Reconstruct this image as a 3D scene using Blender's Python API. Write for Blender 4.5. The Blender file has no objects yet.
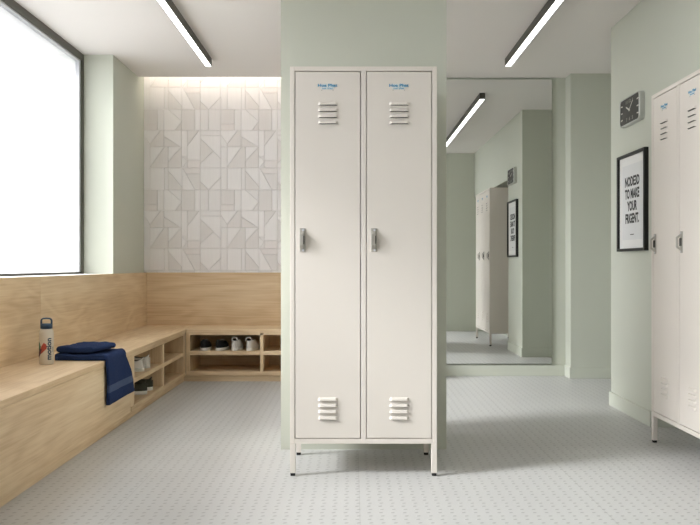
import bpy, bmesh, math, random
from mathutils import Vector, Matrix
random.seed(4)
PI = math.pi
C = bpy.context.scene.collection
sc = bpy.context.scene
sc.view_settings.view_transform = 'Standard'
sc.view_settings.look = 'None'
sc.view_settings.gamma = 1.0
sc.view_settings.use_curve_mapping = False
sc.view_settings.exposure = 0.27

def srgb(r, g, b):
    f = lambda c: (c/255/12.92) if c/255 <= .04045 else ((c/255+.055)/1.055)**2.4
    return (f(r), f(g), f(b), 1.0)

# ------------------------------------------------------------------ materials
def mat(name, col, rough=.6, metal=0.0, noise=None, bump=None, emis=None, spec=.5, sheen=0):
    m = bpy.data.materials.new(name); m.use_nodes = True
    nt = m.node_tree; b = nt.nodes['Principled BSDF']
    b.inputs['Base Color'].default_value = col
    b.inputs['Roughness'].default_value = rough
    b.inputs['Metallic'].default_value = metal
    b.inputs['Specular IOR Level'].default_value = spec
    if sheen: b.inputs['Sheen Weight'].default_value = sheen
    if emis:
        b.inputs['Emission Color'].default_value = emis[0]
        b.inputs['Emission Strength'].default_value = emis[1]
    tc = nt.nodes.new('ShaderNodeTexCoord')
    if noise:   # (scale, amount)
        n = nt.nodes.new('ShaderNodeTexNoise'); n.inputs['Scale'].default_value = noise[0]; n.inputs['Detail'].default_value = 4
        nt.links.new(tc.outputs['Object'], n.inputs['Vector'])
        mx = nt.nodes.new('ShaderNodeMix'); mx.data_type = 'RGBA'
        k = noise[1]
        mx.inputs[6].default_value = tuple(c*(1-k) for c in col[:3])+(1,)
        mx.inputs[7].default_value = tuple(min(1, c*(1+k)) for c in col[:3])+(1,)
        nt.links.new(n.outputs['Fac'], mx.inputs[0]); nt.links.new(mx.outputs[2], b.inputs['Base Color'])
    if bump:    # (scale, strength, distance)
        n2 = nt.nodes.new('ShaderNodeTexNoise'); n2.inputs['Scale'].default_value = bump[0]; n2.inputs['Detail'].default_value = 3
        nt.links.new(tc.outputs['Object'], n2.inputs['Vector'])
        bp = nt.nodes.new('ShaderNodeBump'); bp.inputs['Strength'].default_value = bump[1]; bp.inputs['Distance'].default_value = bump[2]
        nt.links.new(n2.outputs['Fac'], bp.inputs['Height']); nt.links.new(bp.outputs['Normal'], b.inputs['Normal'])
    return m

M = {}
M['green'] = mat('sage wall paint', srgb(201, 204, 192), .75, noise=(3, .015), bump=(160, .05, .001), spec=.3)
M['ceil'] = mat('ceiling paint', srgb(234, 230, 227), .9, noise=(2, .01), spec=.2)
M['cream'] = mat('cream powder coat', srgb(226, 219, 211), .42, noise=(6, .01), bump=(500, .04, .0006), spec=.4)
M['rubber'] = mat('black rubber foot', srgb(22, 22, 22), .6)
M['steel'] = mat('brushed steel', srgb(182, 178, 170), .45, .5, noise=(60, .08))
M['darksteel_shade'] = mat('dark steel and vent shade', srgb(80, 78, 74), .5, .6)
M['bronze'] = mat('dark bronze aluminium', srgb(84, 81, 72), .45, .3, noise=(20, .03))
M['gasket'] = mat('pale window gasket', srgb(205, 206, 212), .5)
M['label'] = mat('pale label', srgb(222, 226, 224), .4)
M['blue'] = mat('blue print', srgb(70, 150, 190), .5)
M['lamp_h'] = mat('dark grey lamp housing', srgb(88, 85, 79), .5, .2, noise=(30, .04))
M['lamp_e'] = mat('lit diffuser', (1, 1, 1, 1), .5, emis=((1, .99, .97, 1), 3.6))
M['cove_e'] = mat('warm cove strip', (1, .95, .85, 1), .5, emis=((1, .93, .82, 1), 7.0))
M['navy'] = mat('navy towel', srgb(42, 57, 93), .95, noise=(160, .35), bump=(300, .9, .006), spec=.1)
M['navyband'] = mat('navy towel woven band', srgb(56, 72, 108), .8, noise=(200, .1), bump=(800, .2, .001))
M['bottle'] = mat('stone coloured bottle coating', srgb(205, 196, 180), .45, noise=(300, .03))
M['cap'] = mat('dark blue bottle cap', srgb(40, 66, 92), .4)
M['ink'] = mat('dark teal print', srgb(36, 62, 84), .6)
M['red'] = mat('rust red print', srgb(178, 78, 62), .6)
M['pgreen'] = mat('green print', srgb(62, 120, 92), .6)
M['plum'] = mat('plum print', srgb(92, 44, 62), .6)
M['whitecanvas'] = mat('white canvas', srgb(218, 214, 208), .8, noise=(150, .05), bump=(600, .2, .001))
M['whiterub'] = mat('white shoe sole', srgb(228, 225, 218), .55)
M['blackcanvas'] = mat('black canvas', srgb(26, 26, 27), .85, noise=(150, .15), bump=(600, .2, .001))
M['olive'] = mat('dark olive canvas', srgb(66, 66, 56), .85, noise=(150, .12), bump=(600, .2, .001))
M['lining'] = mat('shoe lining', srgb(60, 55, 50), .9)
M['blkframe'] = mat('black picture frame', srgb(24, 24, 23), .45)
M['paper'] = mat('white poster paper', srgb(232, 232, 230), .7, noise=(8, .01))
M['paper2'] = mat('pale grey poster field', srgb(222, 223, 223), .7)
M['print'] = mat('black poster print', srgb(42, 42, 42), .7, noise=(180, .5))
M['clockbody'] = mat('silver clock body', srgb(196, 198, 194), .35, .35)
M['clockface'] = mat('charcoal clock dial', srgb(66, 66, 62), .6, noise=(90, .15))
M['white'] = mat('white clock marks', srgb(226, 224, 216), .6)
M['dimwhite'] = mat('pale grey numerals', srgb(160, 160, 152), .6)
M['grout'] = mat('tile grout', srgb(140, 126, 116), .9)
def tilemat(n, c):
    m = mat(n, c, .55, spec=.35)
    nt = m.node_tree; b = nt.nodes['Principled BSDF']
    tc = nt.nodes.new('ShaderNodeTexCoord'); mp = nt.nodes.new('ShaderNodeMapping'); mp.inputs['Scale'].default_value = (140, 140, 6)
    ns = nt.nodes.new('ShaderNodeTexNoise'); ns.inputs['Scale'].default_value = 1; ns.inputs['Detail'].default_value = 2
    nt.links.new(tc.outputs['Object'], mp.inputs['Vector']); nt.links.new(mp.outputs[0], ns.inputs['Vector'])
    mx = nt.nodes.new('ShaderNodeMix'); mx.data_type = 'RGBA'
    mx.inputs[6].default_value = tuple(x*.965 for x in c[:3])+(1,); mx.inputs[7].default_value = tuple(min(1, x*1.04) for x in c[:3])+(1,)
    nt.links.new(ns.outputs['Fac'], mx.inputs[0]); nt.links.new(mx.outputs[2], b.inputs['Base Color'])
    return m
TM = [tilemat('tile ivory', srgb(246, 243, 243)), tilemat('tile light', srgb(242, 239, 239)),
      tilemat('tile greige', srgb(236, 232, 231)), tilemat('tile warm', srgb(240, 235, 234))]

def wood(name, axis, seed=0.0, tone=1.04):
    m = bpy.data.materials.new(name); m.use_nodes = True
    nt = m.node_tree; b = nt.nodes['Principled BSDF']; L = nt.links.new
    tc = nt.nodes.new('ShaderNodeTexCoord')
    def mp(s, loc=(0, 0, 0)):
        n = nt.nodes.new('ShaderNodeMapping'); n.inputs['Scale'].default_value = s; n.inputs['Location'].default_value = loc
        L(tc.outputs['Object'], n.inputs['Vector']); return n
    ax = {'x': 0, 'y': 1, 'z': 2}[axis]
    def sc3(along, across): 
        v = [across]*3; v[ax] = along; return v
    # broad cathedral figure: bands of a warped noise field
    n1 = nt.nodes.new('ShaderNodeTexNoise'); n1.inputs['Scale'].default_value = 1; n1.inputs['Detail'].default_value = 2; n1.inputs['Distortion'].default_value = .4
    L(mp(sc3(.75, 3.0), (seed, seed*1.3, seed*.7)).outputs[0], n1.inputs['Vector'])
    mu = nt.nodes.new('ShaderNodeMath'); mu.operation = 'MULTIPLY'; mu.inputs[1].default_value = 55
    L(n1.outputs['Fac'], mu.inputs[0])
    sn = nt.nodes.new('ShaderNodeMath'); sn.operation = 'SINE'; L(mu.outputs[0], sn.inputs[0])
    m2 = nt.nodes.new('ShaderNodeMapRange'); m2.inputs['From Min'].default_value = -1; m2.inputs['From Max'].default_value = 1
    L(sn.outputs[0], m2.inputs['Value'])
    n2 = nt.nodes.new('ShaderNodeTexNoise'); n2.inputs['Scale'].default_value = 1; n2.inputs['Detail'].default_value = 5
    L(mp(sc3(3.0, 90.0), (seed, 0, 0)).outputs[0], n2.inputs['Vector'])
    n3 = nt.nodes.new('ShaderNodeTexNoise'); n3.inputs['Scale'].default_value = 1; n3.inputs['Detail'].default_value = 2
    L(mp(sc3(.6, 4.0), (seed+5, 0, 2)).outputs[0], n3.inputs['Vector'])
    a1 = nt.nodes.new('ShaderNodeMath'); a1.operation = 'MULTIPLY'; a1.inputs[1].default_value = .10; L(m2.outputs[0], a1.inputs[0])
    a2 = nt.nodes.new('ShaderNodeMath'); a2.operation = 'MULTIPLY_ADD'; a2.inputs[1].default_value = .55; L(n2.outputs['Fac'], a2.inputs[0]); L(a1.outputs[0], a2.inputs[2])
    a3 = nt.nodes.new('ShaderNodeMath'); a3.operation = 'MULTIPLY_ADD'; a3.inputs[1].default_value = .55; L(n3.outputs['Fac'], a3.inputs[0]); L(a2.outputs[0], a3.inputs[2])
    cr = nt.nodes.new('ShaderNodeValToRGB'); L(a3.outputs[0], cr.inputs[0])
    e = cr.color_ramp.elements
    t = lambda c: tuple(min(1, x*tone) for x in c[:3])+(1,)
    e[0].position = .36; e[0].color = t(srgb(196, 165, 127))
    e[1].position = .86; e[1].color = t(srgb(232, 211, 180))
    k = cr.color_ramp.elements.new(.6); k.color = t(srgb(217, 191, 155))
    L(cr.outputs[0], b.inputs['Base Color'])
    b.inputs['Roughness'].default_value = .5; b.inputs['Specular IOR Level'].default_value = .35
    bp = nt.nodes.new('ShaderNodeBump'); bp.inputs['Strength'].default_value = .08; bp.inputs['Distance'].default_value = .002
    L(n2.outputs['Fac'], bp.inputs['Height']); L(bp.outputs['Normal'], b.inputs['Normal'])
    return m
M['wood_x'] = wood('light oak along x', 'x', 1.7)
M['wood_y'] = wood('light oak along y', 'y', 4.1)
M['wood_y2'] = wood('light oak along y second board', 'y', 9.3)
M['wood_z'] = wood('light oak upright', 'z', 2.2)

# studded grey vinyl floor
def floor_mat():
    m = bpy.data.materials.new('studded grey floor'); m.use_nodes = True
    nt = m.node_tree; b = nt.nodes['Principled BSDF']; L = nt.links.new
    def math_(op, a, bb=None, c=None):
        n = nt.nodes.new('ShaderNodeMath'); n.operation = op
        for i, v in enumerate((a, bb, c)):
            if v is None: continue
            if isinstance(v, (int, float)): n.inputs[i].default_value = v
            else: L(v, n.inputs[i])
        return n.outputs[0]
    tc = nt.nodes.new('ShaderNodeTexCoord'); sp = nt.nodes.new('ShaderNodeSeparateXYZ'); L(tc.outputs['Object'], sp.inputs[0])
    px, py = .0480, .0430
    yy = math_('DIVIDE', sp.outputs[1], py); row = math_('FLOOR', yy)
    off = math_('MULTIPLY', math_('MODULO', math_('ABSOLUTE', row), 2.0), .12)
    xx = math_('ADD', math_('DIVIDE', sp.outputs[0], px), off)
    fx = math_('MULTIPLY', math_('SUBTRACT', math_('FRACT', xx), .5), px)
    fy = math_('MULTIPLY', math_('SUBTRACT', math_('FRACT', yy), .5), py)
    # slanted oval pellet
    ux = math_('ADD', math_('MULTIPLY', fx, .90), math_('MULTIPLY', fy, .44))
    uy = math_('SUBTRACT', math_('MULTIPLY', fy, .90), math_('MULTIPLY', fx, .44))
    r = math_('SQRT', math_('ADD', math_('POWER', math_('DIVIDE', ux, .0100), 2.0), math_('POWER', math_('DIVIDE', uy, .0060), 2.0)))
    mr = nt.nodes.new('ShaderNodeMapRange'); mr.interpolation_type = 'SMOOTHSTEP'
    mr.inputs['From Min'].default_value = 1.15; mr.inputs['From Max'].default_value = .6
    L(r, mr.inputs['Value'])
    tx = math_('ABSOLUTE', math_('SUBTRACT', math_('FRACT', math_('DIVIDE', math_('ADD', sp.outputs[0], 10.47), 1.0)), .5))
    joint = math_('LESS_THAN', tx, .0016)
    nz = nt.nodes.new('ShaderNodeTexNoise'); nz.inputs['Scale'].default_value = 2.2; nz.inputs['Detail'].default_value = 6; L(tc.outputs['Object'], nz.inputs['Vector'])
    cr = nt.nodes.new('ShaderNodeMix'); cr.data_type = 'RGBA'
    cr.inputs[6].default_value = srgb(190, 190, 189); cr.inputs[7].default_value = srgb(200, 200, 199); L(nz.outputs['Fac'], cr.inputs[0])
    d = nt.nodes.new('ShaderNodeMix'); d.data_type = 'RGBA'; L(math_('MULTIPLY', mr.outputs[0], .50), d.inputs[0]); L(cr.outputs[2], d.inputs[6]); d.inputs[7].default_value = srgb(112, 111, 110)  # pellet shading painted in as darker grey, on top of the bump
    j = nt.nodes.new('ShaderNodeMix'); j.data_type = 'RGBA'; L(math_('MULTIPLY', joint, .35), j.inputs[0]); L(d.outputs[2], j.inputs[6]); j.inputs[7].default_value = srgb(150, 148, 146)
    L(j.outputs[2], b.inputs['Base Color'])
    b.inputs['Roughness'].default_value = .38; b.inputs['Specular IOR Level'].default_value = .4
    bp = nt.nodes.new('ShaderNodeBump'); bp.inputs['Strength'].default_value = .5; bp.inputs['Distance'].default_value = .003
    L(mr.outputs[0], bp.inputs['Height']); L(bp.outputs['Normal'], b.inputs['Normal'])
    return m
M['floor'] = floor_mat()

def glass_mat():
    m = bpy.data.materials.new('frosted window pane'); m.use_nodes = True
    nt = m.node_tree; nt.nodes.clear(); L = nt.links.new
    o = nt.nodes.new('ShaderNodeOutputMaterial')
    t = nt.nodes.new('ShaderNodeBsdfTransparent'); t.inputs[0].default_value = (.96, .97, .97, 1)
    d = nt.nodes.new('ShaderNodeBsdfTranslucent'); d.inputs[0].default_value = (.95, .96, .96, 1)
    g = nt.nodes.new('ShaderNodeBsdfGlossy'); g.inputs['Roughness'].default_value = .25
    a = nt.nodes.new('ShaderNodeMixShader'); a.inputs[0].default_value = .25; L(t.outputs[0], a.inputs[1]); L(d.outputs[0], a.inputs[2])
    c = nt.nodes.new('ShaderNodeMixShader'); c.inputs[0].default_value = .03; L(a.outputs[0], c.inputs[1]); L(g.outputs[0], c.inputs[2])
    L(c.outputs[0], o.inputs[0]); return m
M['pane'] = glass_mat()
M['mirror'] = mat('silvered mirror', (.86, .875, .86, 1), 0.0, 1.0)
M['mirror_edge'] = mat('mirror edge', srgb(120, 130, 120), .3)

# ------------------------------------------------------------------ mesh helpers
def box(bm, x0, x1, y0, y1, z0, z1, bev=0.0, mi=0, seg=1):
    vs = [bm.verts.new((x, y, z)) for x in (x0, x1) for y in (y0, y1) for z in (z0, z1)]
    idx = [(0, 1, 3, 2), (4, 6, 7, 5), (0, 4, 5, 1), (2, 3, 7, 6), (0, 2, 6, 4), (1, 5, 7, 3)]
    fs = [bm.faces.new([vs[i] for i in f]) for f in idx]
    for f in fs: f.material_index = mi
    if bev:
        es = list({e for f in fs for e in f.edges})
        r = bmesh.ops.bevel(bm, geom=es, offset=bev, segments=seg, affect='EDGES', profile=.5)
        for f in r['faces']: f.material_index = mi
    return vs

def obj(name, bm, mats, parent=None, smooth=False, loc=None):
    bmesh.ops.recalc_face_normals(bm, faces=bm.faces)
    me = bpy.data.meshes.new(name); bm.to_mesh(me); bm.free()
    if not isinstance(mats, (list, tuple)): mats = [mats]
    for m in mats: me.materials.append(m)
    if smooth:
        for p in me.polygons: p.use_smooth = True
    o = bpy.data.objects.new(name, me); C.objects.link(o)
    if parent: o.parent = parent
    if loc: o.location = loc
    return o

def tag(o, label=None, cat=None, group=None, kind=None):
    if label: o['label'] = label
    if cat: o['category'] = cat
    if group: o['group'] = group
    if kind: o['kind'] = kind
    return o

def thing(name, label, cat, loc=(0, 0, 0), rz=0, group=None):
    o = bpy.data.objects.new(name, None); C.objects.link(o); o.empty_display_size = .05
    o.location = loc; o.rotation_euler = (0, 0, rz)
    return tag(o, label, cat, group)

def struct(name, boxes, m, label, cat, parent=None, bev=0):
    bm = bmesh.new()
    for b in boxes: box(bm, *b, bev=bev)
    o = obj(name, bm, m, parent)
    if not parent: tag(o, label, cat, kind='structure')
    return o

def revolve(bm, prof, n=32, cx=0, cy=0, mi=0):
    rings = []
    for r, z in prof:
        rings.append([bm.verts.new((cx+r*math.cos(2*PI*k/n), cy+r*math.sin(2*PI*k/n), z)) for k in range(n)])
    for a, b in zip(rings, rings[1:]):
        for k in range(n):
            f = bm.faces.new((a[k], a[(k+1) % n], b[(k+1) % n], b[k])); f.material_index = mi
    bm.faces.new(rings[0]).material_index = mi; bm.faces.new(rings[-1]).material_index = mi

def tube(bm, pts, r, n=10, mi=0, flat=1.0):
    rings = []
    up = Vector((0, 0, 1))
    for i, p in enumerate(pts):
        p = Vector(p)
        a = Vector(pts[max(0, i-1)]); b = Vector(pts[min(len(pts)-1, i+1)])
        t = (b-a).normalized()
        s = t.cross(Vector((0, 1, 0)))
        if s.length < .1: s = t.cross(Vector((1, 0, 0)))
        s.normalize(); u = t.cross(s)
        rings.append([bm.verts.new(p + s*r*math.cos(2*PI*k/n) + u*r*flat*math.sin(2*PI*k/n)) for k in range(n)])
    for a, b in zip(rings, rings[1:]):
        for k in range(n):
            bm.faces.new((a[k], a[(k+1) % n], b[(k+1) % n], b[k])).material_index = mi
    bm.faces.new(rings[0]).material_index = mi; bm.faces.new(rings[-1]).material_index = mi

def text_mesh(s, size, bold=0.0, depth=.0004, sx=1.0):
    cu = bpy.data.curves.new('lettering', 'FONT'); cu.body = s; cu.size = size; cu.offset = bold; cu.extrude = depth
    cu.align_x = 'CENTER'; cu.align_y = 'CENTER'; cu.resolution_u = 3
    t = bpy.data.objects.new('lettering', cu); C.objects.link(t)
    dg = bpy.context.evaluated_depsgraph_get(); dg.update()
    me = bpy.data.meshes.new_from_object(t.evaluated_get(dg))
    bpy.data.objects.remove(t); 
    if sx != 1:
        for v in me.vertices: v.co.x *= sx
    return me

def add_text(bm, s, size, fn, mi, bold=0.0, depth=.0004, sx=1.0, subdiv=False):
    """letters in the (x, y) plane of their own, each point placed with fn(x, y, d)"""
    me = text_mesh(s, size, bold, depth, sx)
    b2 = bmesh.new(); b2.from_mesh(me)
    if subdiv:   # slice the letters into narrow bands so they follow the curve of the bottle
        lo = min(v.co.y for v in b2.verts); hi = max(v.co.y for v in b2.verts)
        for k in range(1, 12):
            bmesh.ops.bisect_plane(b2, geom=b2.verts[:]+b2.edges[:]+b2.faces[:], plane_co=(0, lo+(hi-lo)*k/12, 0), plane_no=(0, 1, 0))
    if subdiv: bmesh.ops.triangulate(b2, faces=b2.faces)
    bpy.data.meshes.remove(me)
    mp = {}
    for v in b2.verts: mp[v] = bm.verts.new(fn(v.co.x, v.co.y, v.co.z))
    for f in b2.faces:
        try: bm.faces.new([mp[v] for v in f.verts]).material_index = mi
        except ValueError: pass
    b2.free()

def wobble(o, amp, scale, levels=0):
    if levels:
        m = o.modifiers.new('round', 'SUBSURF'); m.levels = levels; m.render_levels = levels

# ------------------------------------------------------------------ the room
H = 2.70
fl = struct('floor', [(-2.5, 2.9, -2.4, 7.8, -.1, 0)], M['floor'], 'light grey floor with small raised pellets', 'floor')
struct('ceiling', [(-2.5, 2.9, -2.4, 7.21, H, 2.95), (.35, 2.9, 7.21, 7.8, H, 2.95), (-2.5, .35, 7.21, 7.8, 2.93, 2.95)], M['ceil'],
       'plain off-white ceiling', 'ceiling')
struct('wall_left', [(-2.5, -1.93, -2.4, 6.45, 0, .925), (-2.5, -1.93, -2.4, .3, .925, H), (-2.5, -1.93, 6.45, 7.8, 0, 2.93)], M['green'],
       'sage green wall below and beyond the big window', 'wall')
struct('wall_back', [(-1.93, .37, 7.4045, 7.8, 0, 2.93)], M['grout'], 'wall behind the geometric tiles', 'wall')
struct('wall_mirror', [(.37, 2.9, 7.25, 7.8, 0, H)], M['green'], 'sage green wall that carries the mirror', 'wall')
struct('wall_column', [(1.93, 2.9, 7.08, 7.25, 0, H)], M['green'], 'sage green column right of the mirror', 'column')
struct('wall_center', [(-.39, .512, 4.36, 4.80, 0, H)], M['green'], 'sage green wall pier behind the two-door locker', 'wall')
struct('wall_right', [(1.852, 2.9, 4.95, 5.73, 0, H), (1.852, 2.9, 2.0, 4.95, 2.02, H), (2.2, 2.9, 2.3, 4.95, 0, 2.02),
                      (1.852, 2.9, 2.0, 2.3, 0, 2.02), (1.15, 1.852, 2.0, 2.3, 0, H), (2.75, 2.9, -2.4, 2.0, 0, H), (2.75, 2.9, 5.73, 7.08, 0, H)],
       M['green'], 'sage green right wall with clock, poster and a recess for the lockers', 'wall')
struct('wall_front', [(-2.5, 2.9, -2.55, -2.4, 0, H)], M['green'], 'sage green wall behind the viewer', 'wall')
t_ = .012
struct('baseboard_right', [(1.852-t_, 1.852, 4.95, 5.73+t_, 0, .1), (1.852, 2.75, 5.73, 5.73+t_, 0, .1)], M['green'], 'sage green baseboard under clock and poster', 'baseboard', bev=.002)
struct('baseboard_mirror', [(.37, 1.93-t_, 7.25-t_, 7.25, 0, .1), (1.93-t_, 1.93, 7.08-t_, 7.25, 0, .1), (1.93, 2.75, 7.08-t_, 7.08, 0, .1)],
       M['green'], 'sage green baseboard under the mirror and round the column', 'baseboard', bev=.002)

# geometric tiles on the back wall, one mesh
mod = [
 [(0,0),(33,0),(33,116),(0,116)], [(33,0),(109,0),(109,116),(33,116)], [(109,0),(128,0),(128,116),(109,116)],
 [(128,0),(200,0),(200,100),(128,15)], [(128,15),(200,100),(200,116),(128,116)],
 [(200,0),(204,0),(268,116),(200,116)], [(204,0),(296,0),(296,30),(220.5,30)], [(220.5,30),(296,30),(296,116),(268,116)],
 [(296,0),(404,0),(404,50),(340,116),(296,72)], [(296,72),(340,116),(296,116)], [(404,50),(404,116),(340,116)],
 [(0,116),(71,116),(71,193),(0,193)], [(0,193),(71,193),(71,226),(0,226)], [(71,116),(106,116),(106,226),(71,226)],
 [(106,116),(128,116),(198,178),(165,226),(106,226)], [(128,116),(198,116),(198,178)], [(198,178),(198,226),(165,226)],
 [(198,116),(268,116),(268,226),(198,226)], [(268,116),(296,116),(296,226),(268,226)],
 [(296,116),(340,116),(340,226),(296,226)], [(340,116),(404,116),(404,226),(340,226)],
 [(0,226),(88,226),(33,298),(0,248)], [(0,248),(33,298),(33,313),(0,313)], [(88,226),(106,226),(106,313),(33,313),(33,298)],
 [(106,226),(198,226),(198,313),(193,313),(106,258)], [(106,258),(193,313),(106,313)],
 [(198,226),(228,226),(228,363),(198,363)], [(228,226),(290,226),(228,308)], [(290,226),(296,226),(296,383),(228,383),(228,308)],
 [(296,226),(404,226),(404,253),(296,253)], [(296,253),(404,253),(404,375),(296,268)], [(296,268),(365,336),(296,400)],
 [(365,336),(404,375),(404,424),(296,424),(296,400)],
 [(0,313),(33,313),(33,424),(0,424)], [(33,313),(108,313),(33,418)], [(108,313),(128,313),(128,424),(33,424),(33,418)],
 [(128,313),(198,313),(128,390)], [(198,313),(198,424),(128,424),(128,390)],
 [(198,363),(228,363),(228,388)], [(198,363),(228,388),(203,424),(198,424)], [(228,388),(228,424),(203,424)],
 [(228,383),(296,383),(296,424),(228,424)]]
shade = [1,0,1,0,2,0,3,2,0,2,1,2,3,1,0,1,2,2,0,1,1,0,1,2,0,2,0,2,0,1,0,2,1,1,0,2,0,2,1,0,1,3]
def shrink(poly, d):
    n = len(poly); cx = sum(p[0] for p in poly)/n; cy = sum(p[1] for p in poly)/n
    A = sum(poly[i][0]*poly[(i+1) % n][1]-poly[(i+1) % n][0]*poly[i][1] for i in range(n))
    s = 1 if A > 0 else -1
    out = []
    for i in range(n):
        p0, p1, p2 = Vector(poly[i-1]), Vector(poly[i]), Vector(poly[(i+1) % n])
        e1 = (p1-p0).normalized(); e2 = (p2-p1).normalized()
        n1 = Vector((-e1.y, e1.x))*s; n2 = Vector((-e2.y, e2.x))*s
        b = (n1+n2); 
        k = max(.45, 1+n1.dot(n2))
        out.append(p1 + b*(d/k))
    return out
bm = bmesh.new()
PU, PV = .713/404, .745/424
def clip(poly, xmin, xmax, zmin, zmax):
    def cl(ps, f, inter):
        r = []
        for i in range(len(ps)):
            a, b = ps[i-1], ps[i]
            if f(b):
                if not f(a): r.append(inter(a, b))
                r.append(b)
            elif f(a): r.append(inter(a, b))
        return r
    def ix(v): return lambda a, b: (v, a[1]+(b[1]-a[1])*(v-a[0])/(b[0]-a[0]))
    def iz(v): return lambda a, b: (a[0]+(b[0]-a[0])*(v-a[1])/(b[1]-a[1]), v)
    poly = cl(poly, lambda p: p[0] >= xmin, ix(xmin))
    if poly: poly = cl(poly, lambda p: p[0] <= xmax, ix(xmax))
    if poly: poly = cl(poly, lambda p: p[1] >= zmin, iz(zmin))
    if poly: poly = cl(poly, lambda p: p[1] <= zmax, iz(zmax))
    return poly
for i in range(4):
    for j in range(-1, 3):
        for k, p in enumerate(mod):
            q = [(-1.93+i*.713+u*PU, 2.648-j*.745-v*PV) for u, v in p]
            q = clip(q, -1.93, .355, .93, 2.92)
            if len(q) < 3: continue
            q2 = []
            for pt in q:
                if not q2 or (abs(pt[0]-q2[-1][0])+abs(pt[1]-q2[-1][1])) > 1e-4: q2.append(pt)
            if len(q2) > 2 and abs(q2[0][0]-q2[-1][0])+abs(q2[0][1]-q2[-1][1]) < 1e-4: q2.pop()
            if len(q2) < 3: continue
            s = shrink(q2, .0028)
            fr = [bm.verts.new((a[0], 7.398, a[1])) for a in s]; bk = [bm.verts.new((a[0], 7.4043, a[1])) for a in q2]
            mi = shade[k]
            try:
                bm.faces.new(fr).material_index = mi
                for a in range(len(fr)):
                    bm.faces.new((fr[a], fr[(a+1) % len(fr)], bk[(a+1) % len(fr)], bk[a])).material_index = mi
            except ValueError: pass
o = obj('wall_tiles', bm, TM); tag(o, 'pale geometric mosaic tiles of triangles and rectangles above the back bench', 'wall tiles', kind='structure')
# cove light strip in the slot above the tiles
bm = bmesh.new(); box(bm, -1.92, .34, 7.212, 7.232, 2.80, 2.82)
o = obj('cove_light_strip', bm, M['cove_e']); tag(o, 'warm light strip hidden in the ceiling slot above the tiles', 'light strip')

# window
win = bpy.data.objects.new('window_1', None); C.objects.link(win); tag(win, 'large frosted window with dark bronze frame above the left bench', 'window', kind='structure')
WX = -2.165
bm = bmesh.new()
box(bm, WX-.06, WX, .3, 6.45, H-.055, H, .002); box(bm, WX-.06, WX, 6.405, 6.45, .925, H-.055, .002)
box(bm, WX-.06, WX, .3, .345, .925, H-.055, .002); box(bm, WX-.06, WX-.02, .345, 6.405, .925, .95, .002)
obj('window_frame', bm, M['bronze'], win)
bm = bmesh.new()
box(bm, WX-.05, WX-.012, 6.375, 6.405, .95, H-.055, .001); box(bm, WX-.05, WX-.012, .345, 6.375, H-.067, H-.055, .001)
obj('window_gasket', bm, M['gasket'], win)
bm = bmesh.new(); box(bm, WX-.045, WX-.039, .345, 6.375, .95, H-.067)
obj('window_pane', bm, M['pane'], win)

# mirror
mi_ = thing('wall_mirror_panel', 'tall frameless mirror reflecting the lockers and the poster', 'mirror', (1.2, 7.25, .112))
bm = bmesh.new(); box(bm, -.50, .603, -.02, -.0005, .0, 2.57)
obj('backing', bm, M['mirror_edge'], mi_)
bm = bmesh.new(); box(bm, -.4985, .6015, -.0225, -.0201, .0015, 2.5685)
obj('mirror_glass', bm, M['mirror'], mi_)

# ------------------------------------------------------------------ ceiling lamps
def lamp(x, y0, y1, label):
    L = y1-y0
    r = thing('linear_ceiling_light', label, 'ceiling light', (x, (y0+y1)/2, H), 0, 'linear ceiling lights')
    w = .026
    bm = bmesh.new()
    box(bm, -w, -w+.003, -L/2, L/2, -.062, 0); box(bm, w-.003, w, -L/2, L/2, -.062, 0)
    box(bm, -w+.003, w-.003, -L/2, -L/2+.003, -.062, 0); box(bm, -w+.003, w-.003, L/2-.003, L/2, -.062, 0)
    box(bm, -w+.003, w-.003, -L/2+.003, L/2-.003, -.03, -.0)
    obj('housing', bm, M['lamp_h'], r)
    bm = bmesh.new(); box(bm, -w+.003, w-.003, -L/2+.003, L/2-.003, -.0615, -.045)
    obj('diffuser', bm, M['lamp_e'], r)
    return r
lamp(-1.183, 3.2, 6.58, 'slim linear ceiling light above the left bench')
lamp(1.279, 3.2, 6.58, 'slim linear ceiling light in front of the mirror')
lamp(-1.183, -1.9, 1.4, 'added unseen fill lamp behind the viewer on the bench side')  # unseen lamp added behind the camera as frontal fill
lamp(1.279, -1.9, 1.4, 'added unseen fill lamp behind the viewer on the locker side')  # second added fill lamp, also out of view

# ------------------------------------------------------------------ lockers
def louvre_vent(parent, cx, ztop):
    bm = bmesh.new()
    w, h, d = .044, .020, .011
    for k in range(4):
        zb = ztop-.016-k*.0296
        zt = zb+h
        # hooded fin: flush at the top, standing out at the lower lip, tapered ends
        P = [(cx-w, 0, zt-.004), (cx+w, 0, zt-.004), (cx+w+.003, 0, zb), (cx-w-.003, 0, zb)]
        Q = [(cx-w+.008, -d*.75, zt-.008), (cx+w-.008, -d*.75, zt-.008), (cx+w-.006, -d, zb+.002), (cx-w+.006, -d, zb+.002)]
        a = [bm.verts.new((p[0], -.0005+.0008, p[2])) for p in P]; b = [bm.verts.new(q) for q in Q]
        fs = [(b[0], b[1], b[2], b[3])]
        for i in range(4): fs.append((a[i], a[(i+1) % 4], b[(i+1) % 4], b[i]))
        for n_, f in enumerate(fs):
            ff = bm.faces.new(f)
            if n_ == 3: ff.material_index = 1  # dark lower face stands in for the shade under the open hood
    o = obj('louvre_vent', bm, [M['cream'], M['darksteel_shade']], parent)
    return o

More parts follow.
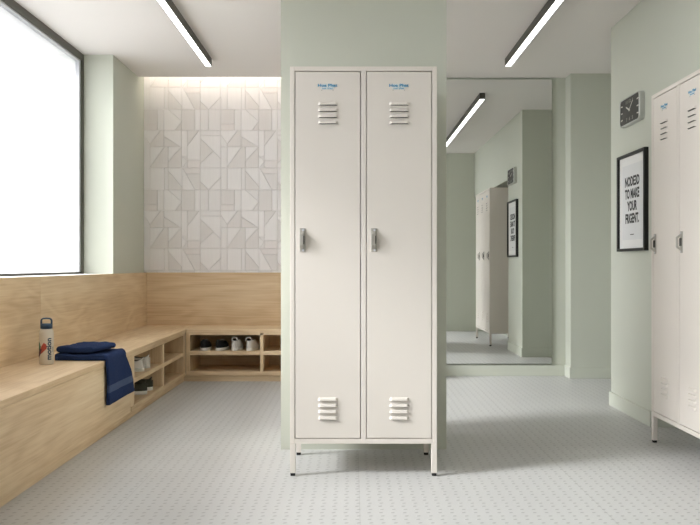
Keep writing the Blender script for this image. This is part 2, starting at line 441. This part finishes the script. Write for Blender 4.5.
def make_handle(parent, cx, cz):
    bm = bmesh.new()
    hw, hh = .014, .056
    box(bm, cx-hw, cx+hw, -.004, 0, cz-hh, cz+hh, .0015)
    # trapezoid bail standing out of the plate
    prof = [(-.047, 0), (-.026, -.027), (.026, -.027), (.047, 0)]
    inn = [(-.034, -.004), (-.020, -.021), (.020, -.021), (.034, -.004)]
    x0, x1 = cx-hw*.75, cx+hw*.35
    for i in range(3):
        q = [prof[i], prof[i+1], inn[i+1], inn[i]]
        A = [bm.verts.new((x0, y, cz+z)) for z, y in q]; B = [bm.verts.new((x1, y, cz+z)) for z, y in q]
        bm.faces.new(A); bm.faces.new(B)
        for k in range(4): bm.faces.new((A[k], A[(k+1) % 4], B[(k+1) % 4], B[k]))
    box(bm, cx-.004, cx+.009, -.0125, -.004, cz-.020, cz+.020, .001, mi=1)
    for s in (.047, -.049):   # screw rosettes
        n = 12; ring = [bm.verts.new((cx+.003+.0055*math.cos(2*PI*k/n), -.0062, cz+s+.0055*math.sin(2*PI*k/n))) for k in range(n)]
        rb = [bm.verts.new((v.co.x, -.0035, v.co.z)) for v in ring]
        bm.faces.new(ring).material_index = 2
        for k in range(n): bm.faces.new((ring[k], ring[(k+1) % n], rb[(k+1) % n], rb[k]))
    return tag(obj('handle', bm, [M['steel'], M['darksteel_shade'], M['gasket']], parent), 'grey steel pull handle')

def make_plate(parent, cx, cz):
    bm = bmesh.new()
    box(bm, cx-.031, cx+.031, -.0012, 0, cz-.012, cz+.015, .0004)
    add_text(bm, 'Hoa Phat', .0190, lambda x, y, d: (cx+x*1.3, -.0015-d, cz+.0070+y), 1, bold=.0007, depth=.0003)
    add_text(bm, 'noi that', .0125, lambda x, y, d: (cx+x*1.3, -.0015-d, cz-.0065+y), 1, bold=.0002, depth=.0003)
    for s in (-.027, .027):
        n = 8; ring = [bm.verts.new((cx+s+.0022*math.cos(2*PI*k/n), -.0022, cz-.0155+.0022*math.sin(2*PI*k/n))) for k in range(n)]
        rb = [bm.verts.new((v.co.x, 0, v.co.z)) for v in ring]
        bm.faces.new(ring).material_index = 2
        for k in range(n): bm.faces.new((ring[k], ring[(k+1) % n], rb[(k+1) % n], rb[k])).material_index = 2
    return tag(obj('name_plate', bm, [M['label'], M['blue'], M['steel']], parent), 'small pale plate with blue lettering')

def locker(name, label, n, W, Ht, loc, rz, D=.445):
    r = thing(name, label, 'locker', loc, rz)
    LH = .154; T = Ht
    gap = .0035
    fw, dv = .0225, .024
    dw = (W-2*fw-(n-1)*dv)/n
    bm = bmesh.new()
    # shell: sides, back, top, bottom, recessed front behind the doors, front frame
    box(bm, -W/2, -W/2+fw, 0, D, LH, T, .0015); box(bm, W/2-fw, W/2, 0, D, LH, T, .0015)
    box(bm, -W/2+fw, W/2-fw, D-.01, D, LH, T); 
    box(bm, -W/2+fw, W/2-fw, .0, D-.01, T-.0215, T, .001); box(bm, -W/2+fw, W/2-fw, 0, D-.01, LH, LH+.0235, .001)
    x = -W/2+fw; xs = []
    for k in range(n):
        xs.append(x); x += dw
        if k < n-1:
            box(bm, x, x+dv, 0, D-.01, LH+.0235, T-.0215, .001); x += dv
    obj('cabinet_body', bm, M['cream'], r)
    z0, z1 = LH+.0235+gap, T-.0215-gap
    for x in xs:
        a, b = x+gap, x+dw-gap
        bm = bmesh.new(); box(bm, a, b, .0005, .02, z0, z1, .0022, seg=2)
        # folded inner lip so the door reads as a pan
        d = obj('locker_door', bm, M['cream'], r)
        cx = (a+b)/2+.0; s = dw/.3155
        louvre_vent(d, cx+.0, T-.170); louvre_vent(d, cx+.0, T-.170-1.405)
        make_plate(d, cx-.002, T-.098)
        make_handle(d, a+.034, T-(.826 if n == 2 else .842))
    for sx in (-1, 1):
        for y in (0, D-.026):
            bm = bmesh.new()
            xa = -W/2 if sx < 0 else W/2-.026
            box(bm, xa, xa+.026, y, y+.026, .014, LH, .0015)
            l = obj('leg', bm, M['cream'], r)
            bm = bmesh.new(); box(bm, xa+.002, xa+.024, y+.002, y+.024, 0, .0145, .002)
            tag(obj('foot', bm, M['rubber'], l), 'black rubber foot')
    return r
locker('locker_cabinet', 'tall cream two-door metal locker on legs against the green pier', 2, .70, 1.95, ((363.5-352.5)/210.15, 3.807, 0), 0)
lk = locker('locker_cabinet', 'tall cream three-door metal locker on legs at the right wall', 3, 1.10, 1.965, (1.698, 4.545-.55, 0), -PI/2, D=.46)

# ------------------------------------------------------------------ benches
def bench_left():
    r = thing('storage_bench', 'long light oak bench under the window with open shoe cubbies at its far end', 'bench', (-1.65, 4.0, 0))
    ox, oy = -1.65, 4.0
    def P(name, boxes, m, bev=.0012, parent=r, lab=None):
        bm = bmesh.new()
        for b in boxes: box(bm, b[0]-ox, b[1]-ox, b[2]-oy, b[3]-oy, b[4], b[5], bev)
        o = obj(name, bm, M[m], parent)
        if lab: o['label'] = lab
        return o
    F = -1.435; B = -1.897; Y0 = 1.0; Y1 = 6.888
    P('bench_top', [(B, F, Y0, 7.372, .420, .450)], 'wood_y')
    P('front_panel', [(F-.018, F-.001, Y0+.02, 5.18, .052, .4185)], 'wood_y2')
    P('plinth', [(B, F-.022, Y0+.02, Y1+.03, 0, .0515)], 'wood_y')
    P('base_board', [(B, F-.001, 5.20, Y1, .052, .085)], 'wood_y')
    P('top_rail', [(F-.02, F-.001, 5.267, Y1, .405, .4195)], 'wood_y')
    P('shelf', [(B+.015, F-.002, 5.267, 6.065, .2285, .258)], 'wood_y')
    P('shelf', [(B+.015, F-.002, 6.10, 6.80, .2285, .258)], 'wood_y')
    P('divider', [(B+.015, F-.001, 5.182, 5.267, .0855, .4195)], 'wood_z')
    P('divider', [(B+.015, F-.001, 6.065, 6.10, .0855, .4195)], 'wood_z')
    P('divider', [(B+.015, F-.001, 6.80, Y1, .0855, .4195)], 'wood_z')
    P('back_board', [(B, B+.014, 5.20, Y1, .0855, .4195)], 'wood_y')
    P('end_panel', [(B, F-.001, Y0, Y0+.019, 0, .4195)], 'wood_z')
    return r
def bench_back():
    r = thing('storage_bench', 'light oak bench below the tiled wall with white and black shoes in its cubbies', 'bench', (-.55, 7.14, 0))
    ox, oy = -.55, 7.14
    def P(name, boxes, m, bev=.0012):
        bm = bmesh.new()
        for b in boxes: box(bm, b[0]-ox, b[1]-ox, b[2]-oy, b[3]-oy, b[4], b[5], bev)
        return obj(name, bm, M[m], r)
    F = 6.89; B = 7.372; X0 = -1.434; X1 = .34
    P('bench_top', [(X0, X1, F, B, .420, .450)], 'wood_x')
    P('plinth', [(X0-.022, X1, F+.022, B, 0, .0515)], 'wood_x')
    P('base_board', [(X0, X1, F+.001, B, .052, .087)], 'wood_x')
    P('top_rail', [(-1.40, X1, F+.001, F+.02, .402, .4195)], 'wood_x')
    cols = [(-1.434, -1.40), (-.797, -.768), (-.165, -.136), (.30, .34)]
    for a, b in cols: P('divider', [(a, b, F+.001, B-.015, .0875, .4195)], 'wood_z')
    for (a, b), (c, d) in zip(cols, cols[1:]): P('shelf', [(b, c, F+.002, B-.015, .2285, .2625)], 'wood_x')
    P('back_board', [(-1.40, .30, B-.0145, B, .0875, .4195)], 'wood_x')
    return r
bench_left(); bench_back()
def board(name, label, b, m, grp=None):
    bm = bmesh.new(); o_ = ((b[0]+b[1])/2, (b[2]+b[3])/2, b[4])
    box(bm, b[0]-o_[0], b[1]-o_[0], b[2]-o_[1], b[3]-o_[1], 0, b[5]-b[4], .0012)
    return tag(obj(name, bm, M[m], loc=o_), label, 'wall panel', grp)
board('wall_panel', 'light oak wall panel left of the seam behind the water bottle', (-1.928, -1.898, 1.0, 4.868, .4, .935), 'wood_y')
board('wall_panel', 'light oak wall panel from the seam to the room corner behind the left bench', (-1.928, -1.898, 4.870, 7.400, .4, .935), 'wood_y2')
board('wall_panel', 'light oak wall panel under the geometric tiles behind the back bench', (-1.897, .36, 7.373, 7.400, .4, .935), 'wood_x')
# window ledge board
struct('trim_1', [(WX, -1.929, .3, 6.448, .925, .934)], M['ceil'], 'pale window ledge behind the oak panel', 'window ledge')

# ------------------------------------------------------------------ shoes
def foot_outline(th, L, W):
    # y along the shoe, heel at 0, toe at L; th = 0 at the heel, going round
    y = L*(.5-.5*math.cos(th))
    s = math.sin(th)
    t = y/L
    w = W*(.40+.10*math.sin(PI*min(1, t*1.0)*1.15-.3))
    ex = abs(s)**.70*(1 if s >= 0 else -1)
    return (ex*w*(1.0), y)
def shoe(label, loc, rz, canvas, sole, kind='sneaker', group=None, loop=False):
    r = thing('shoe', label, 'shoe', loc, rz, group)
    L, W = .27, .098
    n = 36
    def ring(bm, L0, L1, ws, z, dz=0.0, k=0.0):
        out = []
        for i in range(n):
            x, y = foot_outline(2*PI*i/n, 1.0, W)
            yy = L0+(L1-L0)*y
            out.append(bm.verts.new((x*ws, yy, z+dz*y+k*(max(0, 1-y/.30)**2-.45*math.sin(PI*y)))))
        return out
    def skin(bm, rings, mi=0, cap0=True, cap1=True):
        for a, b in zip(rings, rings[1:]):
            for i in range(n): bm.faces.new((a[i], a[(i+1) % n], b[(i+1) % n], b[i])).material_index = mi
        if cap0: bm.faces.new(rings[0]).material_index = mi
        if cap1: bm.faces.new(rings[-1]).material_index = mi
    bm = bmesh.new()
    skin(bm, [ring(bm, .004, L-.006, .94, 0), ring(bm, 0, L, 1.0, .004), ring(bm, .001, L-.001, 1.0, .022), ring(bm, .004, L-.005, .95, .026)])
    obj('sole', bm, M[sole], r, smooth=True)
    bm = bmesh.new()
    hh = .098 if loop else .088
    kt = -.006 if loop else .016
    R = [ring(bm, .005, L-.006, .93, .022), ring(bm, .004, L-.008, .95, .034), ring(bm, .006, L-.022, .92, .048, -.002),
         ring(bm, .009, L-.06, .86, .060, .004), ring(bm, .011, L-.095, .78, .072, .006), ring(bm, .010, L-.125, .68, hh-.012, .004, kt*.5), ring(bm, .006, L-.14, .64, hh-.004, -.002, kt)]
    skin(bm, R, 0, True, False)
    R2 = [R[-1], ring(bm, .012, L-.146, .56, hh-.005, -.002, kt-.001), ring(bm, .02, L-.15, .5, hh-.022), ring(bm, .03, L-.16, .4, .045)]
    for a, b in zip(R2, R2[1:]):
        for i in range(n): bm.faces.new((a[i], a[(i+1) % n], b[(i+1) % n], b[i])).material_index = 1
    bm.faces.new(R2[-1]).material_index = 1
    obj('upper', bm, [M[canvas], M['lining']], r, smooth=True)
    if kind == 'sneaker':
        bm = bmesh.new()
        for k in range(5):
            y = .135+k*.018; z = .089-k*.0085; w = .018+.001*k
            tube(bm, [(-w, y, z-.006), (-w*.5, y+.002, z+.001), (w*.5, y-.002, z+.001), (w, y, z-.006)], .0025, 6)
        tag(obj('laces', bm, M['whiterub'], r), 'pale laces')
    bm = bmesh.new(); box(bm, -.009, .009, .0015, .0075, .026, hh-.012, .002)
    obj('heel_strip', bm, M[canvas], r)
    if loop:
        bm = bmesh.new()
        tube(bm, [(.027*math.cos(a), .008, hh-.012+.034*math.sin(a)) for a in [PI*k/10 for k in range(11)]], .0035, 8)
        obj('heel_loop', bm, M[canvas], r, smooth=True)
    return r
SH = .2625
Y = 6.902
shoe('black canvas sneaker with white sole, leftmost shoe in the back bench', (-1.285, Y, SH), .03, 'blackcanvas', 'whiterub')
shoe('black canvas sneaker with white sole, beside the white slip-on in the back bench', (-1.160, Y, SH), -.12, 'blackcanvas', 'whiterub')
shoe('white slip-on shoe with heel loop, next to the black sneakers', (-1.018, Y, SH), -.05, 'whitecanvas', 'whiterub', 'slip', loop=True)
shoe('white slip-on shoe with heel loop, rightmost shoe in the back bench', (-.898, Y, SH), -.18, 'whitecanvas', 'whiterub', 'slip', loop=True)
X = -1.462
shoe('white canvas sneaker on the upper shelf, nearer the towel', (X, 5.62, .258), PI/2, 'whitecanvas', 'whiterub')
shoe('white canvas sneaker on the upper shelf, farther from the towel', (X-.005, 5.80, .258), PI/2-.05, 'whitecanvas', 'whiterub')
shoe('dark olive sneaker with white sole on the lower shelf, nearer the towel', (X, 5.70, .085), PI/2, 'olive', 'whiterub')
shoe('dark olive sneaker with white sole on the lower shelf, farther from the towel', (X-.005, 5.88, .085), PI/2-.06, 'olive', 'whiterub')

# ------------------------------------------------------------------ towels
def section(hw, t, n=10):
    """cross-section of a twice folded cloth: two rounded layers one over the other; (v across, w up)"""
    pts = []
    h = t/2
    lay = h/2
    def arc(cx, cy, r, a0, a1, m=5):
        return [(cx+r*math.cos(a0+(a1-a0)*k/m), cy+r*math.sin(a0+(a1-a0)*k/m)) for k in range(m+1)]
    R = lay
    pts += [(-hw+R+(2*(hw-R))*k/n, 0) for k in range(n+1)][:-1]
    pts += arc(hw-R, R, R, -PI/2, PI/2*.75)
    pts += arc(hw-R, 3*R, R, -PI/2*.75, PI/2)
    pts += [(hw-R-(2*(hw-R))*k/n, t) for k in range(n+1)][1:-1]
    pts += arc(-hw+R, 3*R, R, PI/2, PI+PI/2*.25+.0)
    pts += arc(-hw+R, R, R, PI-PI/2*.25, 3*PI/2)[:-1]
    return pts
from mathutils import noise as mn
def cloth(path, name, parent, mats, band=None, capround=True):
    """path: list of (point, normal, half width, y centre, thickness)"""
    bm = bmesh.new(); rings = []
    for (p, nrm, hw, yc, t, sk) in path:
        rg = []
        for v, w in section(hw, t):
            q = Vector(p) + Vector(nrm)*w + Vector((0, 1, 0))*(yc+v)
            q += Vector((sk*v, 0, 0))
            d = mn.noise(q*9)*.007*min(1, w/t+.1) + mn.noise(q*28)*.003*min(1, w/t+.1)
            rg.append(bm.verts.new(q + Vector(nrm)*d + Vector((0, mn.noise(q*12+Vector((3, 1, 2)))*.003, 0))))
        rings.append(rg)
    n = len(rings[0])
    for i, (a, b) in enumerate(zip(rings, rings[1:])):
        for k in range(n):
            f = bm.faces.new((a[k], a[(k+1) % n], b[(k+1) % n], b[k]))
            if band and band[0] <= i < band[1]: f.material_index = 1
    bm.faces.new(rings[0]); bm.faces.new(rings[-1])
    return obj(name, bm, mats, parent, smooth=True)
# lower towel: folded on the seat, its tail hanging over the front edge
low = thing('towel', 'dark blue folded bath towel draped over the bench front', 'towel', (-1.6, 4.80, .452))
O = Vector((-1.6, 4.87, .452))
path = []
e = -1.433
def add(p, nrm, hw, yc, t, sk=0): path.append((Vector(p)-O, Vector(nrm).normalized(), hw, yc-O.y+4.87-4.87+0, t, sk))
yc0, hw0 = 4.80, .178
T1 = .034
for k in range(6):   # rounded inner fold
    a = PI/2*(k/5)
    add((-1.72-.010*math.sin(a) + .010 - .0, 0, .4525+(.012*(1-math.sin(a)))), (0, 0, 1), hw0, yc0, max(.008, T1*math.sin(a*.9+.15)))
for k in range(1, 10): add((-1.72+(e+1.72)*k/10, 0, .4525), (0, 0, 1), hw0, yc0, T1)
for k in range(9):
    a = PI/2*k/8
    add((e+.004*math.sin(a), 0, .4485+.004*math.cos(a)), (math.sin(a), 0, math.cos(a)), hw0, yc0, T1*(1-.35*k/8))
path = [(p, n_, hw, 0.0, t, sk) for (p, n_, hw, yc, t, sk) in path]
nb = len(path)
for k in range(1, 19):
    f = k/18
    path.append((Vector((e+.004+.008*math.sin(f*3), 0, .4485-.255*f))-O, Vector((1, 0, 0)), .178+.094*f, .0+.100*f, T1*.62, 0))
path = [(Vector((p.x, 0.0, p.z)), n_, hw, yc, t, sk) for (p, n_, hw, yc, t, sk) in path]
cloth(path, 'cloth', low, [M['navy'], M['navyband']], band=(nb+9, nb+12))
top = thing('towel', 'dark blue folded hand towel lying on the draped bath towel', 'towel', (-1.588, 4.785, .4945), -.10)
path = []
for k in range(25):
    f = k/24; x = -.112+.224*f
    ed = min(1, min(f, 1-f)/.10); s = math.sqrt(max(0, 1-(1-ed)**2))
    t = .034*(.35+.65*s)
    path.append((Vector((x, 0, .034*.5-t/2+.001)), Vector((0, 0, 1)), .15-.006*(1-s), .0, t, .06))
cloth(path, 'cloth', top, [M['navy']])

# ------------------------------------------------------------------ bottle
bt = thing('water_bottle', 'stone-coloured drinking bottle with dark blue loop lid on the bench', 'bottle', (-1.713, 4.478, .4503))
bm = bmesh.new()
Rb = .0385
revolve(bm, [(Rb-.004, 0), (Rb-.001, .002), (Rb, .006), (Rb, .172), (Rb-.001, .182), (Rb-.004, .190), (Rb-.009, .1965), (Rb-.012, .199)], 96)
obj('bottle_body', bm, M['bottle'], bt, smooth=True)
bm = bmesh.new(); revolve(bm, [(.027, .1985), (.0325, .200), (.0325, .224), (.030, .2265), (.012, .228)], 36)
cap = obj('lid', bm, M['cap'], bt, smooth=True)
bm = bmesh.new()
pts = [(-.029, 0, .222), (-.029, 0, .243), (-.026, 0, .251), (-.018, 0, .255), (0, 0, .2565), (.018, 0, .255), (.026, 0, .251), (.029, 0, .243), (.029, 0, .222)]
tube(bm, pts, .0045, 10, flat=2.0)
obj('carry_loop', bm, M['cap'], cap, smooth=True)
bm = bmesh.new()
def wrap(a0):   # place flat artwork on the cylinder; u along circumference
    return lambda u, z, d: ((Rb+.0006+d)*math.sin(a0+u/Rb)*1.0, -(Rb+.0006+d)*math.cos(a0+u/Rb), z)
face = .38
def vtxt(s, size, u0, zc, bold):
    w = wrap(face)
    add_text(bm, s, size, lambda x, y, d: w(u0-y, zc+x, d*.5+.0002), 0, bold=bold, depth=.0003, sx=1.05, subdiv=True)
vtxt('motion', .040, .013, .088, .0014)
vtxt('bottle', .011, .0385, .085, .0004)
def patch(poly, mi, dd):
    # dense strip of small quads filling a polygon in (u, z)
    poly = [(p[0]*1.12+.008, (p[1]-.09)*1.2+.09) for p in poly]; w = wrap(face); us = [p[0] for p in poly]; zs = [p[1] for p in poly]
    st = .002; 
    def inside(u, z):
        c = False
        for i in range(len(poly)):
            (x1, y1), (x2, y2) = poly[i-1], poly[i]
            if (y1 > z) != (y2 > z) and u < (x2-x1)*(z-y1)/(y2-y1)+x1: c = not c
        return c
    nu = int((max(us)-min(us))/st)+1; nz = int((max(zs)-min(zs))/st)+1
    vv = {}
    def V(i, j):
        if (i, j) not in vv: vv[(i, j)] = bm.verts.new(w(min(us)+i*st, min(zs)+j*st, dd))
        return vv[(i, j)]
    for i in range(nu):
        for j in range(nz):
            if inside(min(us)+(i+.5)*st, min(zs)+(j+.5)*st):
                bm.faces.new((V(i, j), V(i+1, j), V(i+1, j+1), V(i, j+1))).material_index = mi
patch([(-.058, .125), (-.046, .118), (-.036, .098), (-.042, .082), (-.062, .078)], 2, .0001)
patch([(-.046, .070), (-.034, .100), (-.020, .118), (-.008, .108), (-.006, .090), (-.020, .078), (-.034, .066)], 1, .0003)
patch([(-.062, .056), (-.044, .092), (-.030, .086), (-.038, .064), (-.054, .046)], 3, .0005)
tag(obj('printed_artwork', bm, [M['ink'], M['red'], M['pgreen'], M['plum']], bt), 'dark upright lettering beside a red and green motif')

# ------------------------------------------------------------------ clock and poster on the right wall
WXR = 1.852
# local frame on wall: u along -y (towards viewer = right in photo), v up, d out of wall (-x)
def wall_pt(u, v, d): return (-d, -u, v)
ck = thing('wall_clock', 'rounded silver wall clock with charcoal dial above the poster', 'clock', (WXR, 5.255, 2.024))
def rrect(hw, hh, r, n=6):
    pts = []
    for cx, cy, a0 in ((hw-r, hh-r, 0), (-hw+r, hh-r, PI/2), (-hw+r, -hh+r, PI), (hw-r, -hh+r, 3*PI/2)):
        for k in range(n+1): pts.append((cx+r*math.cos(a0+PI/2*k/n), cy+r*math.sin(a0+PI/2*k/n)))
    return pts
def slab(bm, layers, mi=0, caps=True):
    rings = [[bm.verts.new(wall_pt(u, v, d)) for u, v in pts] for pts, d in layers]
    n = len(rings[0])
    for a, b in zip(rings, rings[1:]):
        for i in range(n): bm.faces.new((a[i], a[(i+1) % n], b[(i+1) % n], b[i])).material_index = mi
    if caps: bm.faces.new(rings[0]).material_index = mi; bm.faces.new(rings[-1]).material_index = mi
HW, HH = .188, .092
bm = bmesh.new()
slab(bm, [(rrect(HW, HH, .03), 0), (rrect(HW, HH, .03), .030), (rrect(HW-.004, HH-.004, .028), .036), (rrect(HW-.012, HH-.008, .024), .036), (rrect(HW-.012, HH-.008, .024), .030)])
obj('clock_case', bm, M['clockbody'], ck)
bm = bmesh.new(); slab(bm, [(rrect(HW-.0125, HH-.0085, .0235), .0302), (rrect(HW-.0125, HH-.0085, .0235), .032)])
dial = obj('clock_dial', bm, M['clockface'], ck)
bm = bmesh.new()
def bar(u0, v0, u1, v1, w, d, mi):
    a = Vector((u0, v0)); b = Vector((u1, v1)); t = (b-a).normalized(); s = Vector((-t.y, t.x))*w/2
    q = [a-s, b-s, b+s, a+s]
    A = [bm.verts.new(wall_pt(p.x, p.y, d)) for p in q]; B = [bm.verts.new(wall_pt(p.x, p.y, d-.001)) for p in q]
    bm.faces.new(A).material_index = mi; bm.faces.new(B).material_index = mi
    for k in range(4): bm.faces.new((A[k], A[(k+1) % 4], B[(k+1) % 4], B[k])).material_index = mi
for ang in (60, 90, 120, 240, 270, 300):   # hours by the side edges
    a = math.radians(ang); s_ = math.sin(a); c_ = math.cos(a)
    u1 = .165*s_/abs(s_); v1 = .165*c_/abs(s_)*.5
    bm = bmesh.new(); bar(u1, v1, u1-.030*(1 if s_ > 0 else -1), v1-.006*c_, .008, .0332, 0)
    obj('hour_mark', bm, M['white'], dial)
for s, u, v in (('11', -.055, .058), ('12', 0, .058), ('1', .055, .058), ('7', -.055, -.058), ('6', 0, -.058), ('5', .055, -.058)):
    bm = bmesh.new(); add_text(bm, s, .030, lambda x, y, d, u=u, v=v: wall_pt(u+x, v+y, .0325+d), 0, bold=.0006, sx=1.5)
    obj('numeral', bm, M['dimwhite'], dial)
def hand(name, u, v, w, d):
    global bm
    bm = bmesh.new(); bar(-u*.12, -v*.12, u, v, w, d, 0); return obj(name, bm, M['white'], ck)
hand('hour_hand', -.062, .028, .010, .0345); hand('minute_hand', .066, .053, .006, .0360)

fr = thing('framed_poster', 'black framed typographic poster below the wall clock', 'poster', (WXR, 5.265, 1.097))
PW, PH = .262, .648
bm = bmesh.new()
for a in ((-PW, PW, PH-.018, PH), (-PW, PW, 0, .018), (-PW, -PW+.022, .018, PH-.018), (PW-.022, PW, .018, PH-.018)):
    box(bm, -.028, 0, -a[1], -a[0], a[2], a[3], .001)
obj('frame', bm, M['blkframe'], fr)
bm = bmesh.new(); box(bm, -.012, -.001, -PW+.0225, PW-.0225, .0185, PH-.0185)
box(bm, -.0126, -.0122, -PW+.078, PW-.078, .075, PH-.075, mi=2)
for s, v, sz, sx in (('NODE3D', .458, .085, .76), ('TO MAKE', .376, .085, .70), ('YOUR', .295, .085, .72), ('FRIGENT.', .213, .085, .70)):
    add_text(bm, s, sz, lambda x, y, d, v=v: wall_pt(x, v+y, .0128+d), 1, bold=.0036, depth=.0003, sx=sx*1.03)
bar_ = [(-.035, .107, .035, .112)]
for u0, v0, u1, v1 in bar_: box(bm, -.0130, -.0127, -u1, -u0, v0, v1, mi=1)
obj('poster_print', bm, [M['paper'], M['print'], M['paper2']], fr)

# ------------------------------------------------------------------ light
BASE, LOBE = .95, 19.0
w = bpy.data.worlds.new('overcast'); sc.world = w; w.use_nodes = True
nt = w.node_tree; bg = nt.nodes['Background']
def wn(t, op=None, *a):
    n = nt.nodes.new(t)
    if op: n.operation = op
    for i_, v in enumerate(a):
        if v is None: continue
        if hasattr(v, 'links'): nt.links.new(v, n.inputs[i_])
        else: n.inputs[i_].default_value = v
    return n
tcw = wn('ShaderNodeTexCoord')
nrm = wn('ShaderNodeVectorMath', 'NORMALIZE', tcw.outputs['Generated'])
src = Vector((-.88, -.30, .26)).normalized()     # the bright part of the hazy sky, where the sun stands
dt = wn('ShaderNodeVectorMath', 'DOT_PRODUCT', nrm.outputs[0], tuple(src))
cl = wn('ShaderNodeMath', 'MAXIMUM', dt.outputs['Value'], 0.0)
pw = wn('ShaderNodeMath', 'POWER', cl.outputs[0], 17.0)
st = wn('ShaderNodeMath', 'MULTIPLY_ADD', pw.outputs[0], LOBE, BASE)
sx_ = wn('ShaderNodeSeparateXYZ'); nt.links.new(nrm.outputs[0], sx_.inputs[0])
gr = wn('ShaderNodeMapRange'); gr.inputs['From Min'].default_value = -.25; gr.inputs['From Max'].default_value = .02
gr.inputs['To Min'].default_value = .38; gr.inputs['To Max'].default_value = 1.0; nt.links.new(sx_.outputs[2], gr.inputs['Value'])
ml = wn('ShaderNodeMath', 'MULTIPLY', st.outputs[0], gr.outputs[0])
nt.links.new(ml.outputs[0], bg.inputs['Strength'])
bg.inputs['Color'].default_value = (.975, .98, 1.01, 1)
def area(name, loc, rot, sx, sy, power, col=(1, 1, 1), portal=False):
    l = bpy.data.lights.new(name, 'AREA'); l.shape = 'RECTANGLE'; l.size = sx; l.size_y = sy; l.energy = power; l.color = col
    l.cycles.is_portal = portal
    o = bpy.data.objects.new(name, l); C.objects.link(o); o.location = loc; o.rotation_euler = rot
    return o
area('window_portal', (WX-.1, 3.375, 1.81), (0, -PI/2, 0), 1.75, 6.1, 100, portal=True)
s = bpy.data.lights.new('sun', 'SUN'); s.energy = 5.6; s.angle = math.radians(11); s.color = (1, .992, .99)
so = bpy.data.objects.new('sun', s); C.objects.link(so)
d = Vector((.88, .30, -.57)); so.rotation_euler = d.to_track_quat('-Z', 'Y').to_euler()

# ------------------------------------------------------------------ camera
cam = bpy.data.cameras.new('camera'); co = bpy.data.objects.new('camera', cam); C.objects.link(co)
co.location = (0, 0, 1.005); co.rotation_euler = (PI/2, 0, 0)
cam.sensor_width = 36; cam.lens = 800/700*36
cam.shift_x = -2.5/700; cam.shift_y = 2.5/700
cam.clip_start = .05
sc.camera = co
sc.cycles.max_bounces = 10; sc.cycles.diffuse_bounces = 6; sc.cycles.glossy_bounces = 5
